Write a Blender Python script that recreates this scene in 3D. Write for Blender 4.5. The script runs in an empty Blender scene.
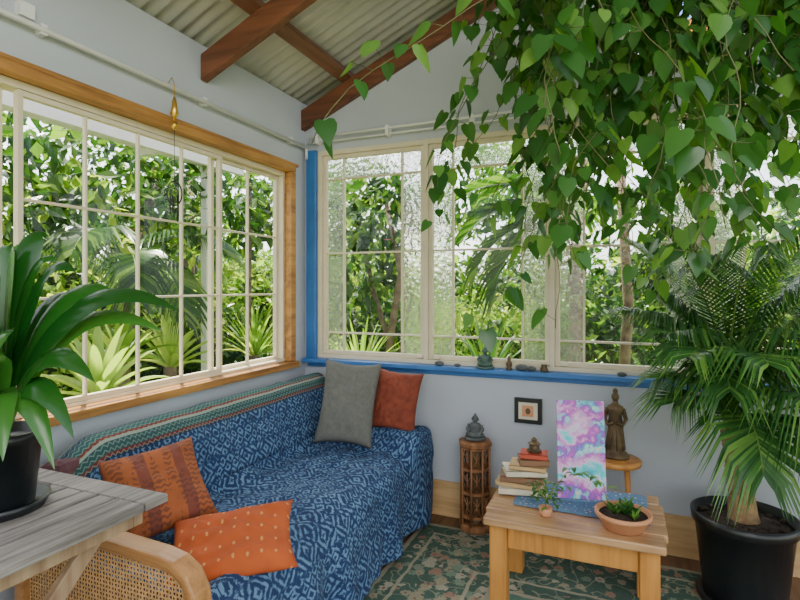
import bpy, math, random
import numpy as np
from mathutils import Vector, Matrix, noise
random.seed(7); rng=np.random.default_rng(5)
V=Vector
# ------------------------------------------------------------------ node helpers
def newmat(name):
    m=bpy.data.materials.new(name); m.use_nodes=True; nt=m.node_tree; nt.nodes.clear(); return m,nt
def nd(nt,t,ins=None,**props):
    n=nt.nodes.new(t)
    for k,v in props.items(): setattr(n,k,v)
    if ins:
        for k,v in ins.items():
            if isinstance(v,bpy.types.NodeSocket): nt.links.new(v,n.inputs[k])
            else: n.inputs[k].default_value=v
    return n
def MA(nt,op,a,b=0.0,c=0.0):
    return nd(nt,'ShaderNodeMath',{0:a,1:b,2:c},operation=op).outputs[0]
def ramp(nt,fac,stops,interp='LINEAR'):
    r=nd(nt,'ShaderNodeValToRGB',{0:fac}); cr=r.color_ramp; cr.interpolation=interp
    while len(cr.elements)>1: cr.elements.remove(cr.elements[-1])
    cr.elements[0].position=stops[0][0]; cr.elements[0].color=(*stops[0][1],1)
    for p,c in stops[1:]:
        e=cr.elements.new(p); e.color=(*c,1)
    return r.outputs[0]
def mixc(nt,f,a,b,bt='MIX'):
    n=nd(nt,'ShaderNodeMix',data_type='RGBA',blend_type=bt)
    for i,v in ((0,f),(6,a),(7,b)):
        if isinstance(v,bpy.types.NodeSocket): nt.links.new(v,n.inputs[i])
        else: n.inputs[i].default_value = v if i==0 else (*v,1)
    return n.outputs[2]
def finish(nt,shader):
    o=nd(nt,'ShaderNodeOutputMaterial'); nt.links.new(shader,o.inputs[0])
def pbsdf(nt,col,rough=.5,metal=0,bump=None,bstr=.2,extra=None,bdist=.01):
    ins={'Roughness':rough,'Metallic':metal}
    ins['Base Color']=col if isinstance(col,bpy.types.NodeSocket) else (*col,1)
    if extra: ins.update(extra)
    if bump is not None:
        b=nd(nt,'ShaderNodeBump',{'Strength':bstr,'Distance':bdist,'Height':bump}); ins['Normal']=b.outputs[0]
    return nd(nt,'ShaderNodeBsdfPrincipled',ins).outputs[0]
def obc(nt): return nd(nt,'ShaderNodeTexCoord').outputs['Object']
def mapping(nt,vec,scale=(1,1,1),rot=(0,0,0)):
    return nd(nt,'ShaderNodeMapping',{'Vector':vec,'Scale':scale,'Rotation':rot}).outputs[0]
def noi(nt,vec,scale=5,detail=4,rough=.5):
    return nd(nt,'ShaderNodeTexNoise',{'Vector':vec,'Scale':scale,'Detail':detail,'Roughness':rough}).outputs[0]
def plain(name,col,rough=.5,metal=0,var=.15,scale=8,bstr=.1,bscale=40):
    m,nt=newmat(name); o=obc(nt); n=noi(nt,o,scale)
    c=ramp(nt,n,[(.3,tuple(x*(1-var) for x in col)),(.7,tuple(min(1,x*(1+var)) for x in col))])
    finish(nt,pbsdf(nt,c,rough,metal,noi(nt,o,bscale),bstr)); return m
def wood(name,c1,c2,axis=0,scale=6,rough=.5,bstr=.15):
    m,nt=newmat(name); s=[10,10,10]; s[axis]=.8
    o=mapping(nt,obc(nt),tuple(s)); n=noi(nt,o,scale*.5,6,.6); n2=noi(nt,obc(nt),3,2)
    f=MA(nt,'ADD',MA(nt,'MULTIPLY',n,.75),MA(nt,'MULTIPLY',n2,.25))
    c=ramp(nt,f,[(.35,c2),(.6,c1)])
    finish(nt,pbsdf(nt,c,rough,0,n,bstr)); return m
def leafm(name,c1,c2,c3=None,rough=.4,tr=.35):
    m,nt=newmat(name); g=nd(nt,'ShaderNodeNewGeometry')
    st=[(0,c1),(.6,c2)]+([(1,c3)] if c3 else [])
    c=ramp(nt,g.outputs['Random Per Island'],st)
    n=noi(nt,obc(nt),25,2); c=mixc(nt,MA(nt,'MULTIPLY',n,.3),c,tuple(x*.45 for x in c1))
    p=pbsdf(nt,c,rough)
    tc=mixc(nt,1.0,c,(1.5,1.6,.5),'MULTIPLY')
    t=nd(nt,'ShaderNodeBsdfTranslucent',{'Color':tc}).outputs[0]
    mx=nd(nt,'ShaderNodeMixShader',{0:tr,1:p,2:t}).outputs[0]
    finish(nt,mx); return m
# ------------------------------------------------------------------ geometry builder
class G:
    def __init__(s): s.v=[];s.f=[];s.m=[];s.s=[]
    def add(s,vs,fs,mi=0,sm=False):
        o=len(s.v); s.v.extend([tuple(p) for p in vs])
        for f in fs: s.f.append([i+o for i in f]); s.m.append(mi); s.s.append(sm)
    def box(s,lo,hi,mi=0):
        x0,y0,z0=lo;x1,y1,z1=hi
        s.add([(x0,y0,z0),(x1,y0,z0),(x1,y1,z0),(x0,y1,z0),(x0,y0,z1),(x1,y0,z1),(x1,y1,z1),(x0,y1,z1)],
          [(0,3,2,1),(4,5,6,7),(0,1,5,4),(1,2,6,5),(2,3,7,6),(3,0,4,7)],mi)
    def obox(s,c,size,mat3,mi=0):
        c=V(c); h=V(size)/2; vs=[]
        for z in(-1,1):
            for x,y in((-1,-1),(1,-1),(1,1),(-1,1)): vs.append(c+mat3@V((x*h.x,y*h.y,z*h.z)))
        s.add(vs,[(0,3,2,1),(4,5,6,7),(0,1,5,4),(1,2,6,5),(2,3,7,6),(3,0,4,7)],mi)
    def beam(s,a,b,w,h,mi=0,up=(0,0,1)):
        a=V(a);b=V(b);t=(b-a).normalized(); sd=t.cross(V(up)).normalized(); u=sd.cross(t)
        m=Matrix((sd,t,u)).transposed(); s.obox((a+b)/2,(w,(b-a).length,h),m,mi)
    def lathe(s,prof,c,mi=0,seg=28,sm=True,m3=None,sx=1,sy=1):
        c=V(c);vs=[];n=len(prof)
        for r,z in prof:
            for k in range(seg):
                a=2*math.pi*k/seg; p=V((r*math.cos(a)*sx,r*math.sin(a)*sy,z))
                if m3: p=m3@p
                vs.append(c+p)
        fs=[]
        for i in range(n-1):
            for k in range(seg):
                k2=(k+1)%seg; fs.append((i*seg+k,i*seg+k2,(i+1)*seg+k2,(i+1)*seg+k))
        fs.append(tuple(reversed(range(seg)))); fs.append(tuple((n-1)*seg+k for k in range(seg)))
        s.add(vs,fs,mi,sm)
    def ball(s,c,r,mi=0,sx=1,sy=1,sz=1,seg=14,m3=None):
        pr=[(r*math.sin(math.pi*i/8)+1e-4,-r*math.cos(math.pi*i/8)*sz) for i in range(9)]
        s.lathe(pr,c,mi,seg,True,m3,sx,sy)
    def tube(s,pts,rad,mi=0,seg=6,sm=True):
        pts=[V(p) for p in pts]; n=len(pts)
        if not hasattr(rad,'__len__'): rad=[rad]*n
        vs=[]; ref=None
        for i,p in enumerate(pts):
            t=(pts[min(i+1,n-1)]-pts[max(i-1,0)]).normalized()
            if ref is None: ref=V((0,0,1)) if abs(t.z)<.9 else V((1,0,0))
            a=t.cross(ref).normalized(); b=a.cross(t).normalized(); ref=b
            for k in range(seg):
                an=2*math.pi*k/seg; vs.append(p+(a*math.cos(an)+b*math.sin(an))*rad[i])
        fs=[(i*seg+k,i*seg+(k+1)%seg,(i+1)*seg+(k+1)%seg,(i+1)*seg+k) for i in range(n-1) for k in range(seg)]
        fs+= [tuple(reversed(range(seg))),tuple((n-1)*seg+k for k in range(seg))]
        s.add(vs,fs,mi,sm)
    def strap(s,p0,p1,p2,w,mi=0,n=10,fold=.2,side=None,pk=.45,base=.25):
        p0,p1,p2=V(p0),V(p1),V(p2);vs=[]
        for i in range(n+1):
            t=i/n; p=p0*(1-t)**2+p1*2*t*(1-t)+p2*t*t
            tg=((p1-p0)*(1-t)+(p2-p1)*t).normalized()
            sd=tg.cross(V(side)) if side else tg.cross(V((0,0,1)))
            if sd.length<.05: sd=V((1,0,0))
            sd.normalize(); nn=sd.cross(tg).normalized()
            q=t/pk if t<pk else 1-(t-pk)/(1-pk)
            ww=w*.5*(base+(1-base)*math.sin(q*math.pi/2)) if t<pk else w*.5*math.sin(q*math.pi/2)**.8
            vs+= [p-sd*ww+nn*ww*fold*2,p,p+sd*ww+nn*ww*fold*2]
        fs=[]
        for i in range(n):
            a=i*3; fs+=[(a,a+1,a+4,a+3),(a+1,a+2,a+5,a+4)]
        s.add(vs,fs,mi,True)
    def obj(s,name,mats,parent=None,bevel=0,ymax=None,ymin=None):
        vs=s.v
        if ymax is not None: vs=[(x,min(y,ymax),z) for x,y,z in vs]
        if ymin is not None: vs=[(x,max(y,ymin),z) for x,y,z in vs]
        me=bpy.data.meshes.new(name); me.from_pydata(vs,[],s.f)
        for m in mats: me.materials.append(m)
        me.polygons.foreach_set('material_index',s.m); me.polygons.foreach_set('use_smooth',s.s)
        me.update(); o=bpy.data.objects.new(name,me); bpy.context.scene.collection.objects.link(o)
        if bevel:
            b=o.modifiers.new('bev','BEVEL'); b.width=bevel; b.segments=2; b.limit_method='ANGLE'; b.angle_limit=math.radians(50)
        if parent: o.parent=parent
        return o
def empty(name):
    o=bpy.data.objects.new(name,None); bpy.context.scene.collection.objects.link(o); o.empty_display_size=.1; return o
def prism_xz(g,poly,y0,y1,mi=0):
    n=len(poly); g.add([(x,y0,z) for x,z in poly]+[(x,y1,z) for x,z in poly],
      [tuple(range(n)),tuple(reversed(range(n,2*n)))]+[(i,(i+1)%n+0,(i+1)%n+n,i+n)[::-1] for i in range(n)],mi)
def frame_from_normal(nrm,roll=0):
    n=V(nrm).normalized(); x=V((0,0,1)).cross(n).normalized(); y=n.cross(x)
    m=Matrix((x,y,n)).transposed(); return m@Matrix.Rotation(roll,3,'Z')
# ------------------------------------------------------------------ camera
cam=bpy.data.cameras.new('camera'); co=bpy.data.objects.new('camera',cam); bpy.context.scene.collection.objects.link(co)
co.location=(1.952,-3.009,1.35); co.rotation_euler=(math.pi/2,0,math.radians(22.8))
cam.sensor_width=36; cam.lens=23.8; cam.shift_y=-.015; cam.clip_start=.02
bpy.context.scene.camera=co
F=V((-.3875,.9219,0)); R=V((.9219,.3875,0)); Z=V((0,0,1))
# ------------------------------------------------------------------ materials
m_wall=plain('wall_paint',(.45,.48,.53),.7,var=.03,scale=3,bstr=.05)
m_cream=plain('cream_paint',(.68,.60,.43),.45,var=.06)
m_white=plain('white_paint',(.72,.72,.70),.4,var=.04)
m_blue=plain('blue_paint',(.03,.15,.42),.45,var=.15)
m_honeyY=wood('honey_wood_y',(.50,.24,.06),(.22,.09,.022),1)
m_baseb=wood('baseboard_wood',(.62,.40,.19),(.44,.26,.10),0)
m_rafter=wood('rafter_wood',(.21,.072,.032),(.09,.032,.015),0,rough=.6)
m_purlin=wood('purlin_wood',(.20,.08,.04),(.10,.04,.018),1,rough=.6)
m_roof=plain('galvanised_sheet',(.44,.43,.41),.5,.1,var=.2,scale=2.5,bstr=.05)
m_floor=wood('floor_boards',(.20,.10,.05),(.10,.05,.025),1)
m_tabtop=wood('coffee_table_top_wood',(.50,.29,.14),(.22,.115,.05),0,rough=.3)
m_pine=wood('pine_wood',(.60,.27,.06),(.38,.15,.03),2,rough=.4)
m_grey=wood('weathered_wood',(.33,.30,.28),(.10,.09,.085),1,scale=9,rough=.75,bstr=.5)
m_legw=wood('table_leg_wood',(.40,.28,.17),(.23,.14,.08),2)
m_cane=plain('cane_rattan',(.58,.35,.15),.5,var=.2,scale=30)
m_bent=wood('bentwood',(.48,.24,.09),(.28,.12,.035),0,rough=.35)
m_black=plain('black_plastic',(.007,.009,.011),.35,var=.2)
m_soil=plain('soil',(.035,.022,.014),.95,var=.5,scale=40,bstr=1)
m_trunk=plain('palm_trunk_bark',(.28,.17,.08),.85,var=.4,scale=30,bstr=.8)
m_bark=plain('tree_bark',(.17,.12,.08),.9,var=.4,scale=15,bstr=.8)
m_stem=plain('green_stem',(.14,.23,.04),.5,var=.2)
m_vstem=plain('vine_stem',(.11,.11,.04),.6,var=.2)
m_terra=plain('terracotta',(.58,.26,.13),.7,var=.12)
m_gold=plain('brass',(.7,.42,.08),.3,1)
m_bronze=plain('bronze_dark',(.12,.08,.04),.5,.4,var=.5,scale=20)
m_stone=plain('grey_stone',(.09,.10,.10),.8,var=.3,scale=30,bstr=.4)
m_jade=plain('jade_stone',(.05,.10,.08),.5,var=.3,scale=30)
m_sofaf=plain('sofa_fabric',(.11,.045,.055),.9,var=.2,scale=20)
m_greyf=plain('grey_linen',(.14,.14,.125),.95,var=.12,scale=60,bstr=.4,bscale=300)
m_paper=plain('paper_pages',(.72,.66,.52),.9,var=.06,scale=60)
m_bk=[plain('book_cover_'+n,c,.5) for n,c in (('cream',(.62,.56,.42)),('brown',(.20,.10,.05)),('red',(.42,.06,.03)),('green',(.07,.13,.12)),('tan',(.5,.33,.15)))]
m_ground=plain('garden_ground',(.14,.17,.05),.95,var=.6,scale=3,bstr=1)
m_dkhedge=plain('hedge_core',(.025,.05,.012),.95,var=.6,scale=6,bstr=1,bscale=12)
m_fl=leafm('broad_leaf',(.010,.075,.010),(.025,.135,.016),(.06,.22,.028),.22,.18)
m_vl=leafm('heart_leaf',(.025,.105,.022),(.06,.19,.035),(.19,.37,.07),.30,.42)
m_pl=leafm('palm_leaf',(.02,.085,.022),(.055,.18,.035),(.19,.37,.07),.33,.3)
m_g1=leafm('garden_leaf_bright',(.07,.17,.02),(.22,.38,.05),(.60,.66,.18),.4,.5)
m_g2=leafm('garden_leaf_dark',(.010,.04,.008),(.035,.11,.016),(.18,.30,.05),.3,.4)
m_g3=leafm('agave_leaf',(.26,.40,.07),(.40,.53,.12),(.55,.62,.22),.4,.4)
m_flower=plain('pink_blossom',(.85,.22,.25),.6)
def glassm():
    m,nt=newmat('clear_glass'); t=nd(nt,'ShaderNodeBsdfTransparent',{'Color':(.97,.98,.97,1)}).outputs[0]
    g=nd(nt,'ShaderNodeBsdfGlossy',{'Roughness':.02,'Color':(.9,.95,1,1)}).outputs[0]
    fr=nd(nt,'ShaderNodeFresnel',{'IOR':1.3}).outputs[0]
    finish(nt,nd(nt,'ShaderNodeMixShader',{0:fr,1:t,2:g}).outputs[0]); return m
def frostm(name,col=(.99,.99,.97),tr=.15):
    m,nt=newmat(name)
    vo=nd(nt,'ShaderNodeTexVoronoi',{'Vector':obc(nt),'Scale':38.0},feature='SMOOTH_F1').outputs['Distance']
    b=nd(nt,'ShaderNodeBump',{'Strength':.9,'Distance':.012,'Height':vo}).outputs[0]
    r=nd(nt,'ShaderNodeBsdfRefraction',{'Roughness':.14,'IOR':1.22,'Color':(*col,1),'Normal':b}).outputs[0]
    t=nd(nt,'ShaderNodeBsdfTranslucent',{'Color':(*col,1)}).outputs[0]
    finish(nt,nd(nt,'ShaderNodeMixShader',{0:tr,1:r,2:t}).outputs[0]); return m
m_glass=glassm(); m_frost=frostm('frosted_glass')
m_st=[frostm('stained_'+n,c,.4) for n,c in (('yellow',(.95,.7,.1)),('blue',(.25,.5,.95)),('clear',(.95,.95,.9)),('orange',(.9,.35,.08)))]
def throwm():
    m,nt=newmat('indigo_ikat_throw'); uv=nd(nt,'ShaderNodeTexCoord').outputs['UV']
    sp=nd(nt,'ShaderNodeSeparateXYZ',{0:uv}); u,v=sp.outputs[0],sp.outputs[1]
    n0=noi(nt,uv,60,2); nw=noi(nt,uv,14,2)
    us=MA(nt,'SNAP',MA(nt,'ADD',u,MA(nt,'MULTIPLY',nw,.03)),.005); vs=MA(nt,'SNAP',MA(nt,'ADD',v,MA(nt,'MULTIPLY',nw,.02)),.005)
    def motif(cu,cv,per,sgn):
        qx=MA(nt,'PINGPONG',us,cu); qy=MA(nt,'PINGPONG',vs,cv)
        d=MA(nt,'ADD' if sgn>0 else 'SUBTRACT',qx,qy); return MA(nt,'SINE',MA(nt,'MULTIPLY',d,6.283/per))
    a=motif(.07,.05,.032,1); b=motif(.024,.033,.024,-1)
    cu=MA(nt,'FLOOR',MA(nt,'DIVIDE',u,.14)); cv=MA(nt,'FLOOR',MA(nt,'DIVIDE',v,.10))
    wn=nd(nt,'ShaderNodeTexWhiteNoise',{'Vector':nd(nt,'ShaderNodeCombineXYZ',{0:cu,1:cv}).outputs[0]},noise_dimensions='2D').outputs[0]
    pick=MA(nt,'GREATER_THAN',wn,.45)
    s=nd(nt,'ShaderNodeMix',{0:pick,2:a,3:b}).outputs[0]
    s=MA(nt,'ADD',s,MA(nt,'MULTIPLY',MA(nt,'SUBTRACT',noi(nt,uv,38,4,.65),.5),7.0))
    f=ramp(nt,s,[(.1,(0,0,0)),(.7,(1,1,1))])
    row=MA(nt,'LESS_THAN',MA(nt,'PINGPONG',v,.05),.005)
    tone=noi(nt,uv,3.5,3)
    dark=mixc(nt,tone,(.003,.012,.05),(.010,.04,.13)); light=mixc(nt,tone,(.03,.10,.25),(.19,.33,.47))
    col=mixc(nt,f,dark,light); col=mixc(nt,MA(nt,'MULTIPLY',row,.7),col,(.008,.03,.11))
    zz=MA(nt,'PINGPONG',u,.012); chev=MA(nt,'GREATER_THAN',MA(nt,'SINE',MA(nt,'MULTIPLY',MA(nt,'ADD',v,zz),6.283/.020)),.62)
    bands=ramp(nt,MA(nt,'DIVIDE',v,.4),[(0,(.015,.06,.065)),(.30,(.13,.015,.015)),(.34,(.015,.075,.075)),(.44,(.24,.28,.24)),(.47,(.01,.03,.07)),(.56,(.015,.08,.08)),(.66,(.15,.025,.015)),(.69,(.24,.28,.24)),(.72,(.015,.065,.07)),(.82,(.14,.015,.015)),(.85,(.008,.025,.06))],'CONSTANT')
    band=mixc(nt,MA(nt,'MULTIPLY',chev,.6),bands,(.18,.26,.22))
    isb=MA(nt,'LESS_THAN',v,.35); col=mixc(nt,isb,col,band)
    finish(nt,pbsdf(nt,col,.92,0,n0,.3,bdist=.004)); return m
m_throw=throwm()
def cushm(name,base,spot,kind):
    m,nt=newmat(name); uv=nd(nt,'ShaderNodeTexCoord').outputs['UV']; sp=nd(nt,'ShaderNodeSeparateXYZ',{0:uv}); u,v=sp.outputs[0],sp.outputs[1]
    n=noi(nt,uv,12,4)
    if kind=='dots':
        qx=MA(nt,'PINGPONG',u,.022); qy=MA(nt,'PINGPONG',v,.028)
        d=MA(nt,'ADD',MA(nt,'POWER',MA(nt,'DIVIDE',qx,.0045),2),MA(nt,'POWER',MA(nt,'DIVIDE',qy,.007),2)); f=MA(nt,'LESS_THAN',d,1)
    elif kind=='tribal':
        q=MA(nt,'PINGPONG',v,.05); w=MA(nt,'PINGPONG',u,.013)
        f=MA(nt,'GREATER_THAN',MA(nt,'SINE',MA(nt,'MULTIPLY',MA(nt,'ADD',q,MA(nt,'MULTIPLY',w,.6)),330)),.1)
        f=MA(nt,'MULTIPLY',f,MA(nt,'GREATER_THAN',noi(nt,mapping(nt,uv,(5,1,1)),6,2),.46))
    else: f=MA(nt,'GREATER_THAN',noi(nt,uv,30,3),.55)
    col=mixc(nt,n,tuple(x*.6 for x in base),tuple(x*1.4 for x in base))
    if kind=='tribal':
        band=MA(nt,'GREATER_THAN',MA(nt,'SINE',MA(nt,'MULTIPLY',u,48)),.55); col=mixc(nt,MA(nt,'MULTIPLY',band,.75),col,(.13,.03,.025))
    col=mixc(nt,MA(nt,'MULTIPLY',f,.7),col,spot)
    finish(nt,pbsdf(nt,col,.85,0,noi(nt,uv,200,2),.2,bdist=.003)); return m
m_c1=cushm('rust_tribal_fabric',(.30,.08,.02),(.10,.03,.02),'tribal')
m_c2=cushm('orange_dotted_fabric',(.42,.075,.012),(.58,.32,.10),'dots')
m_c3=cushm('brick_red_fabric',(.22,.042,.018),(.16,.028,.014),'plain')
RX0,RX1,RY0,RY1=.90,2.62,-3.6,-.16
def rugm():
    m,nt=newmat('floral_rug'); o=obc(nt); sp=nd(nt,'ShaderNodeSeparateXYZ',{0:o}); x,y=sp.outputs[0],sp.outputs[1]
    d=MA(nt,'MINIMUM',MA(nt,'MINIMUM',MA(nt,'SUBTRACT',x,RX0),MA(nt,'SUBTRACT',RX1,x)),MA(nt,'MINIMUM',MA(nt,'SUBTRACT',y,RY0),MA(nt,'SUBTRACT',RY1,y)))
    dn=MA(nt,'ADD',d,MA(nt,'MULTIPLY',MA(nt,'SUBTRACT',noi(nt,o,14,2),.5),.02))
    green=mixc(nt,noi(nt,o,30,3),(.035,.075,.055),(.07,.13,.095))
    field=mixc(nt,noi(nt,o,30,3),(.06,.14,.10),(.10,.20,.14))
    base=mixc(nt,MA(nt,'GREATER_THAN',d,.52),green,field)
    vo=nd(nt,'ShaderNodeTexVoronoi',{'Vector':o,'Scale':17.0,'Randomness':.8})
    pet=MA(nt,'ADD',vo.outputs['Distance'],MA(nt,'MULTIPLY',MA(nt,'SUBTRACT',noi(nt,o,70,2),.5),.7))
    csep=nd(nt,'ShaderNodeSeparateColor',{0:vo.outputs['Color']})
    fc=ramp(nt,csep.outputs[0],[(0,(.34,.29,.19)),(.35,(.34,.19,.13)),(.5,(.42,.38,.28)),(.75,(.19,.26,.19))],'CONSTANT')
    fc=mixc(nt,MA(nt,'LESS_THAN',pet,.10),fc,(.26,.09,.07))
    inb=MA(nt,'LESS_THAN',d,.50)
    thr=MA(nt,'MULTIPLY',inb,.36)
    thr=MA(nt,'ADD',thr,MA(nt,'MULTIPLY',MA(nt,'GREATER_THAN',noi(nt,o,2.2,1),.57),.22))
    mk=MA(nt,'LESS_THAN',pet,thr)
    sc=MA(nt,'LESS_THAN',MA(nt,'ABSOLUTE',MA(nt,'SUBTRACT',noi(nt,o,11,1),.5)),.018)
    sc=MA(nt,'MULTIPLY',sc,inb)
    base=mixc(nt,MA(nt,'MULTIPLY',sc,.6),base,(.32,.31,.21))
    col=mixc(nt,MA(nt,'MULTIPLY',mk,.8),base,fc)
    li=ramp(nt,dn,[(0,(1,1,1)),(.02,(0,0,0)),(.10,(1,1,1)),(.115,(0,0,0)),(.38,(0,0,0)),(.40,(1,1,1)),(.415,(0,0,0)),(.50,(1,1,1)),(.52,(0,0,0))],'CONSTANT')
    col=mixc(nt,MA(nt,'MULTIPLY',li,.8),col,(.38,.34,.24))
    finish(nt,pbsdf(nt,col,.95,0,noi(nt,o,300,2),.4,bdist=.004)); return m
m_rug=rugm()
def tiedye():
    m,nt=newmat('tie_dye_print'); o=obc(nt); n=noi(nt,o,10,4,.6)
    c=ramp(nt,n,[(.30,(.02,.40,.55)),(.40,(.12,.65,.72)),(.46,(.75,.50,.75)),(.53,(.55,.10,.52)),(.58,(.22,.10,.55)),(.63,(.06,.52,.62)),(.72,(.85,.82,.45))])
    n2=noi(nt,o,20,3); c=mixc(nt,MA(nt,'MULTIPLY',MA(nt,'GREATER_THAN',n2,.57),.3),c,(.85,.8,.9))
    finish(nt,pbsdf(nt,c,.6)); return m
m_dye=tiedye()
def clothm():
    m,nt=newmat('blue_print_cloth'); o=obc(nt); v=nd(nt,'ShaderNodeTexVoronoi',{'Vector':o,'Scale':45.0}); 
    c=ramp(nt,v.outputs['Distance'],[(.2,(.42,.47,.54)),(.35,(.08,.15,.30)),(.6,(.12,.24,.40))]); finish(nt,pbsdf(nt,c,.9)); return m
m_cloth=clothm()
# ------------------------------------------------------------------ room shell
SL=.438; RZ=2.52
def rz(x): return RZ+SL*x
YN=-4.3; XR=4.2
g=G(); g.box((-.12,YN,-.12),(XR,.12,0)); g.obj('floor',[m_floor])
g=G(); g.box((-.12,YN,0),(0,.12,.87)); g.box((-.12,YN,2.12),(0,.12,RZ-.02)); g.box((-.12,-.14,.87),(0,.12,2.12)); g.box((-.12,YN,.87),(0,-3.15,2.12)); g.obj('wall_left',[m_wall])
g=G(); WX1=3.08
prism_xz(g,[(0,0),(XR,0),(XR,.89),(0,.89)],0,.12)
prism_xz(g,[(0,.89),(.10,.89),(.10,2.25),(0,2.25)],0,.12)
prism_xz(g,[(WX1,.89),(XR,.89),(XR,2.25),(WX1,2.25)],0,.12)
prism_xz(g,[(0,2.25),(XR,2.25),(XR,2.52),(0,2.52)],0,.12)
prism_xz(g,[(0,2.52),(1.95,2.52),(1.95,rz(1.95)),(0,rz(0))],0,.12)
prism_xz(g,[(1.95,3.05),(2.95,3.05),(2.95,rz(2.95)),(1.95,rz(1.95))],0,.12)
prism_xz(g,[(2.95,2.52),(XR,2.52),(XR,rz(XR)),(2.95,rz(2.95))],0,.12)
g.obj('wall_back',[m_wall])
g=G(); ny=int(4.9/.0127); x0,x1=-.2,XR
vs=[]
ys=[YN+i*.0127 for i in range(ny)]
for y in ys:
    dz=.012*math.sin(2*math.pi*y/.076)
    vs+=[(x0,y,rz(x0)+.075+dz),(x1,y,rz(x1)+.075+dz),(x0,y,rz(x0)+.078+dz),(x1,y,rz(x1)+.078+dz)]
fs=[]
for i in range(len(ys)-1):
    a=i*4; fs+=[(a,a+1,a+5,a+4),(a+2,a+6,a+7,a+3)]
g.add(vs,fs,0,True); g.obj('ceiling',[m_roof])
g=G(); g.box((-.12,YN,RZ-.02),(0.0,.12,RZ+.055)); g.obj('trim_1',[m_wall])
def rafter(y,name,xs=.0):
    g=G(); p=[(xs,rz(xs)-.13),(XR,rz(XR)-.13),(XR,rz(XR)+.0),(xs,rz(xs)+.0)]
    prism_xz(g,p,y-.024,y+.024); return g.obj(name,[m_rafter],bevel=.003)
rafter(-.026,'rafter'); rafter(-.93,'rafter.001',.005); rafter(-1.95,'rafter.002'); rafter(-2.95,'rafter.003')
for i,x in enumerate((.33,1.18,2.05,2.95,3.8)):
    g=G(); g.beam((x,YN,rz(x)+.031),(x,.1,rz(x)+.031),.07,.055,0,up=(-SL,0,1)); g.obj('purlin' if i==0 else 'purlin.%03d'%i,[m_purlin])
g=G(); g.box((.12,-.022,0),(XR,0,.205)); g.obj('baseboard_back',[m_baseb],bevel=.004)
g=G(); g.box((0,YN,0),(.02,-.0,.205)); g.obj('baseboard_left',[m_baseb],bevel=.004)
g=G(); g.box((.025,-.028,.885),(.098,0,2.255)); g.obj('trim_2',[m_blue],bevel=.004)
g=G(); g.box((.03,-.085,.868),(3.12,.03,.893)); g.box((.03,-.02,.835),(3.12,0,.868)); g.obj('window_sill',[m_blue],bevel=.004)
# ---------------- window_1 left
w1=empty('window_1'); g=G()
g.box((-.12,-3.15,2.090),(.025,-.14,2.13)); g.box((-.12,-3.15,.845),(.045,-.13,.883)); g.box((-.10,-.185,.884),(.020,-.135,2.089)); g.box((-.02,-3.15,2.131),(.018,-.1,2.15))
g.obj('wood_frame',[m_honeyY],w1,bevel=.004)
g=G()
g.box((-.10,-3.15,2.062),(-.03,-.186,2.089)); g.box((-.10,-3.15,.884),(-.03,-.186,.898)); g.box((-.10,-.205,.899),(-.032,-.187,2.061))
def sash(g,y0,y1,z0,z1,xs,nv,hr,w=.020,mw=.010):
    g.box((xs-.013,y0,z0),(xs+.013,y0+w,z1)); g.box((xs-.013,y1-w,z0),(xs+.013,y1,z1)); g.box((xs-.012,y0+w,z0),(xs+.012,y1-w,z0+w)); g.box((xs-.012,y0+w,z1-w),(xs+.012,y1-w,z1))
    for y in nv: g.box((xs-.009,y-mw/2,z0+w),(xs+.009,y+mw/2,z1-w))
    for z in hr: g.box((xs-.0085,y0+w,z-mw/2),(xs+.0085,y1-w,z+mw/2))
sash(g,-1.80,-.755,.899,2.060,-.046,(-1.535,-1.283,-1.03),(1.31,1.67))
sash(g,-.80,-.206,.899,2.060,-.081,(-.49,),(1.31,1.67))
sash(g,-2.9,-1.83,.899,2.060,-.081,(-2.10,-2.36,-2.62),(1.31,1.67))
g.obj('sash_frames',[m_cream],w1,bevel=.0015)
g=G(); g.add([(-.046,-1.79,.91),(-.046,-.76,.91),(-.046,-.76,2.05),(-.046,-1.79,2.05)],[(0,1,2,3)]); g.add([(-.081,-.79,.91),(-.081,-.215,.91),(-.081,-.215,2.05),(-.081,-.79,2.05)],[(0,1,2,3)])
g.add([(-.081,-2.89,.91),(-.081,-1.84,.91),(-.081,-1.84,2.05),(-.081,-2.89,2.05)],[(0,1,2,3)])
g.obj('glass',[m_glass],w1)
# ---------------- window_2 back
w2=empty('window_2'); g=G(); gc=G(); gf=G()
g.box((.10,0,.893),(WX1,.09,.918)); g.box((.10,0,2.22),(WX1,.09,2.25))
for i in range(4):
    a=.115+i*.74; b=a+.74
    g.box((a-.014,-.004,.9185),(a+.014,.088,2.2195))
    x0,x1=a+.015,b-.015; z0,z1=.919,2.219; w=.024
    g.box((x0,.015,z0),(x0+w,.05,z1)); g.box((x1-w,.015,z0),(x1,.05,z1)); g.box((x0+w,.016,z0),(x1-w,.049,z0+w)); g.box((x0+w,.016,z1-w),(x1-w,.049,z1))
    xa_,xb_=x0+.15,x1-.15; mw=.011
    for x in (xa_,xb_): g.box((x-mw/2,.02,z0+w),(x+mw/2,.045,z1-w))
    for z in (1.058,1.577,2.063): g.box((x0+w,.021,z-mw/2),(x1-w,.044,z+mw/2))
    def q(gg,xx0,xx1,zz0,zz1): gg.add([(xx0,.033,zz0),(xx1,.033,zz0),(xx1,.033,zz1),(xx0,.033,zz1)],[(0,1,2,3)])
    q(gf,x0,xa_,z0,z1); q(gf,xb_,x1,z0,z1); q(gf,xa_,xb_,2.063,z1); q(gc,xa_,xb_,z0,2.063)
g.box((WX1-.03,-.004,.9185),(WX1,.088,2.2195))
for x in (.80,.90,1.54,1.64): g.box((x,-.012,.925),(x+.04,.014,.937))
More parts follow.
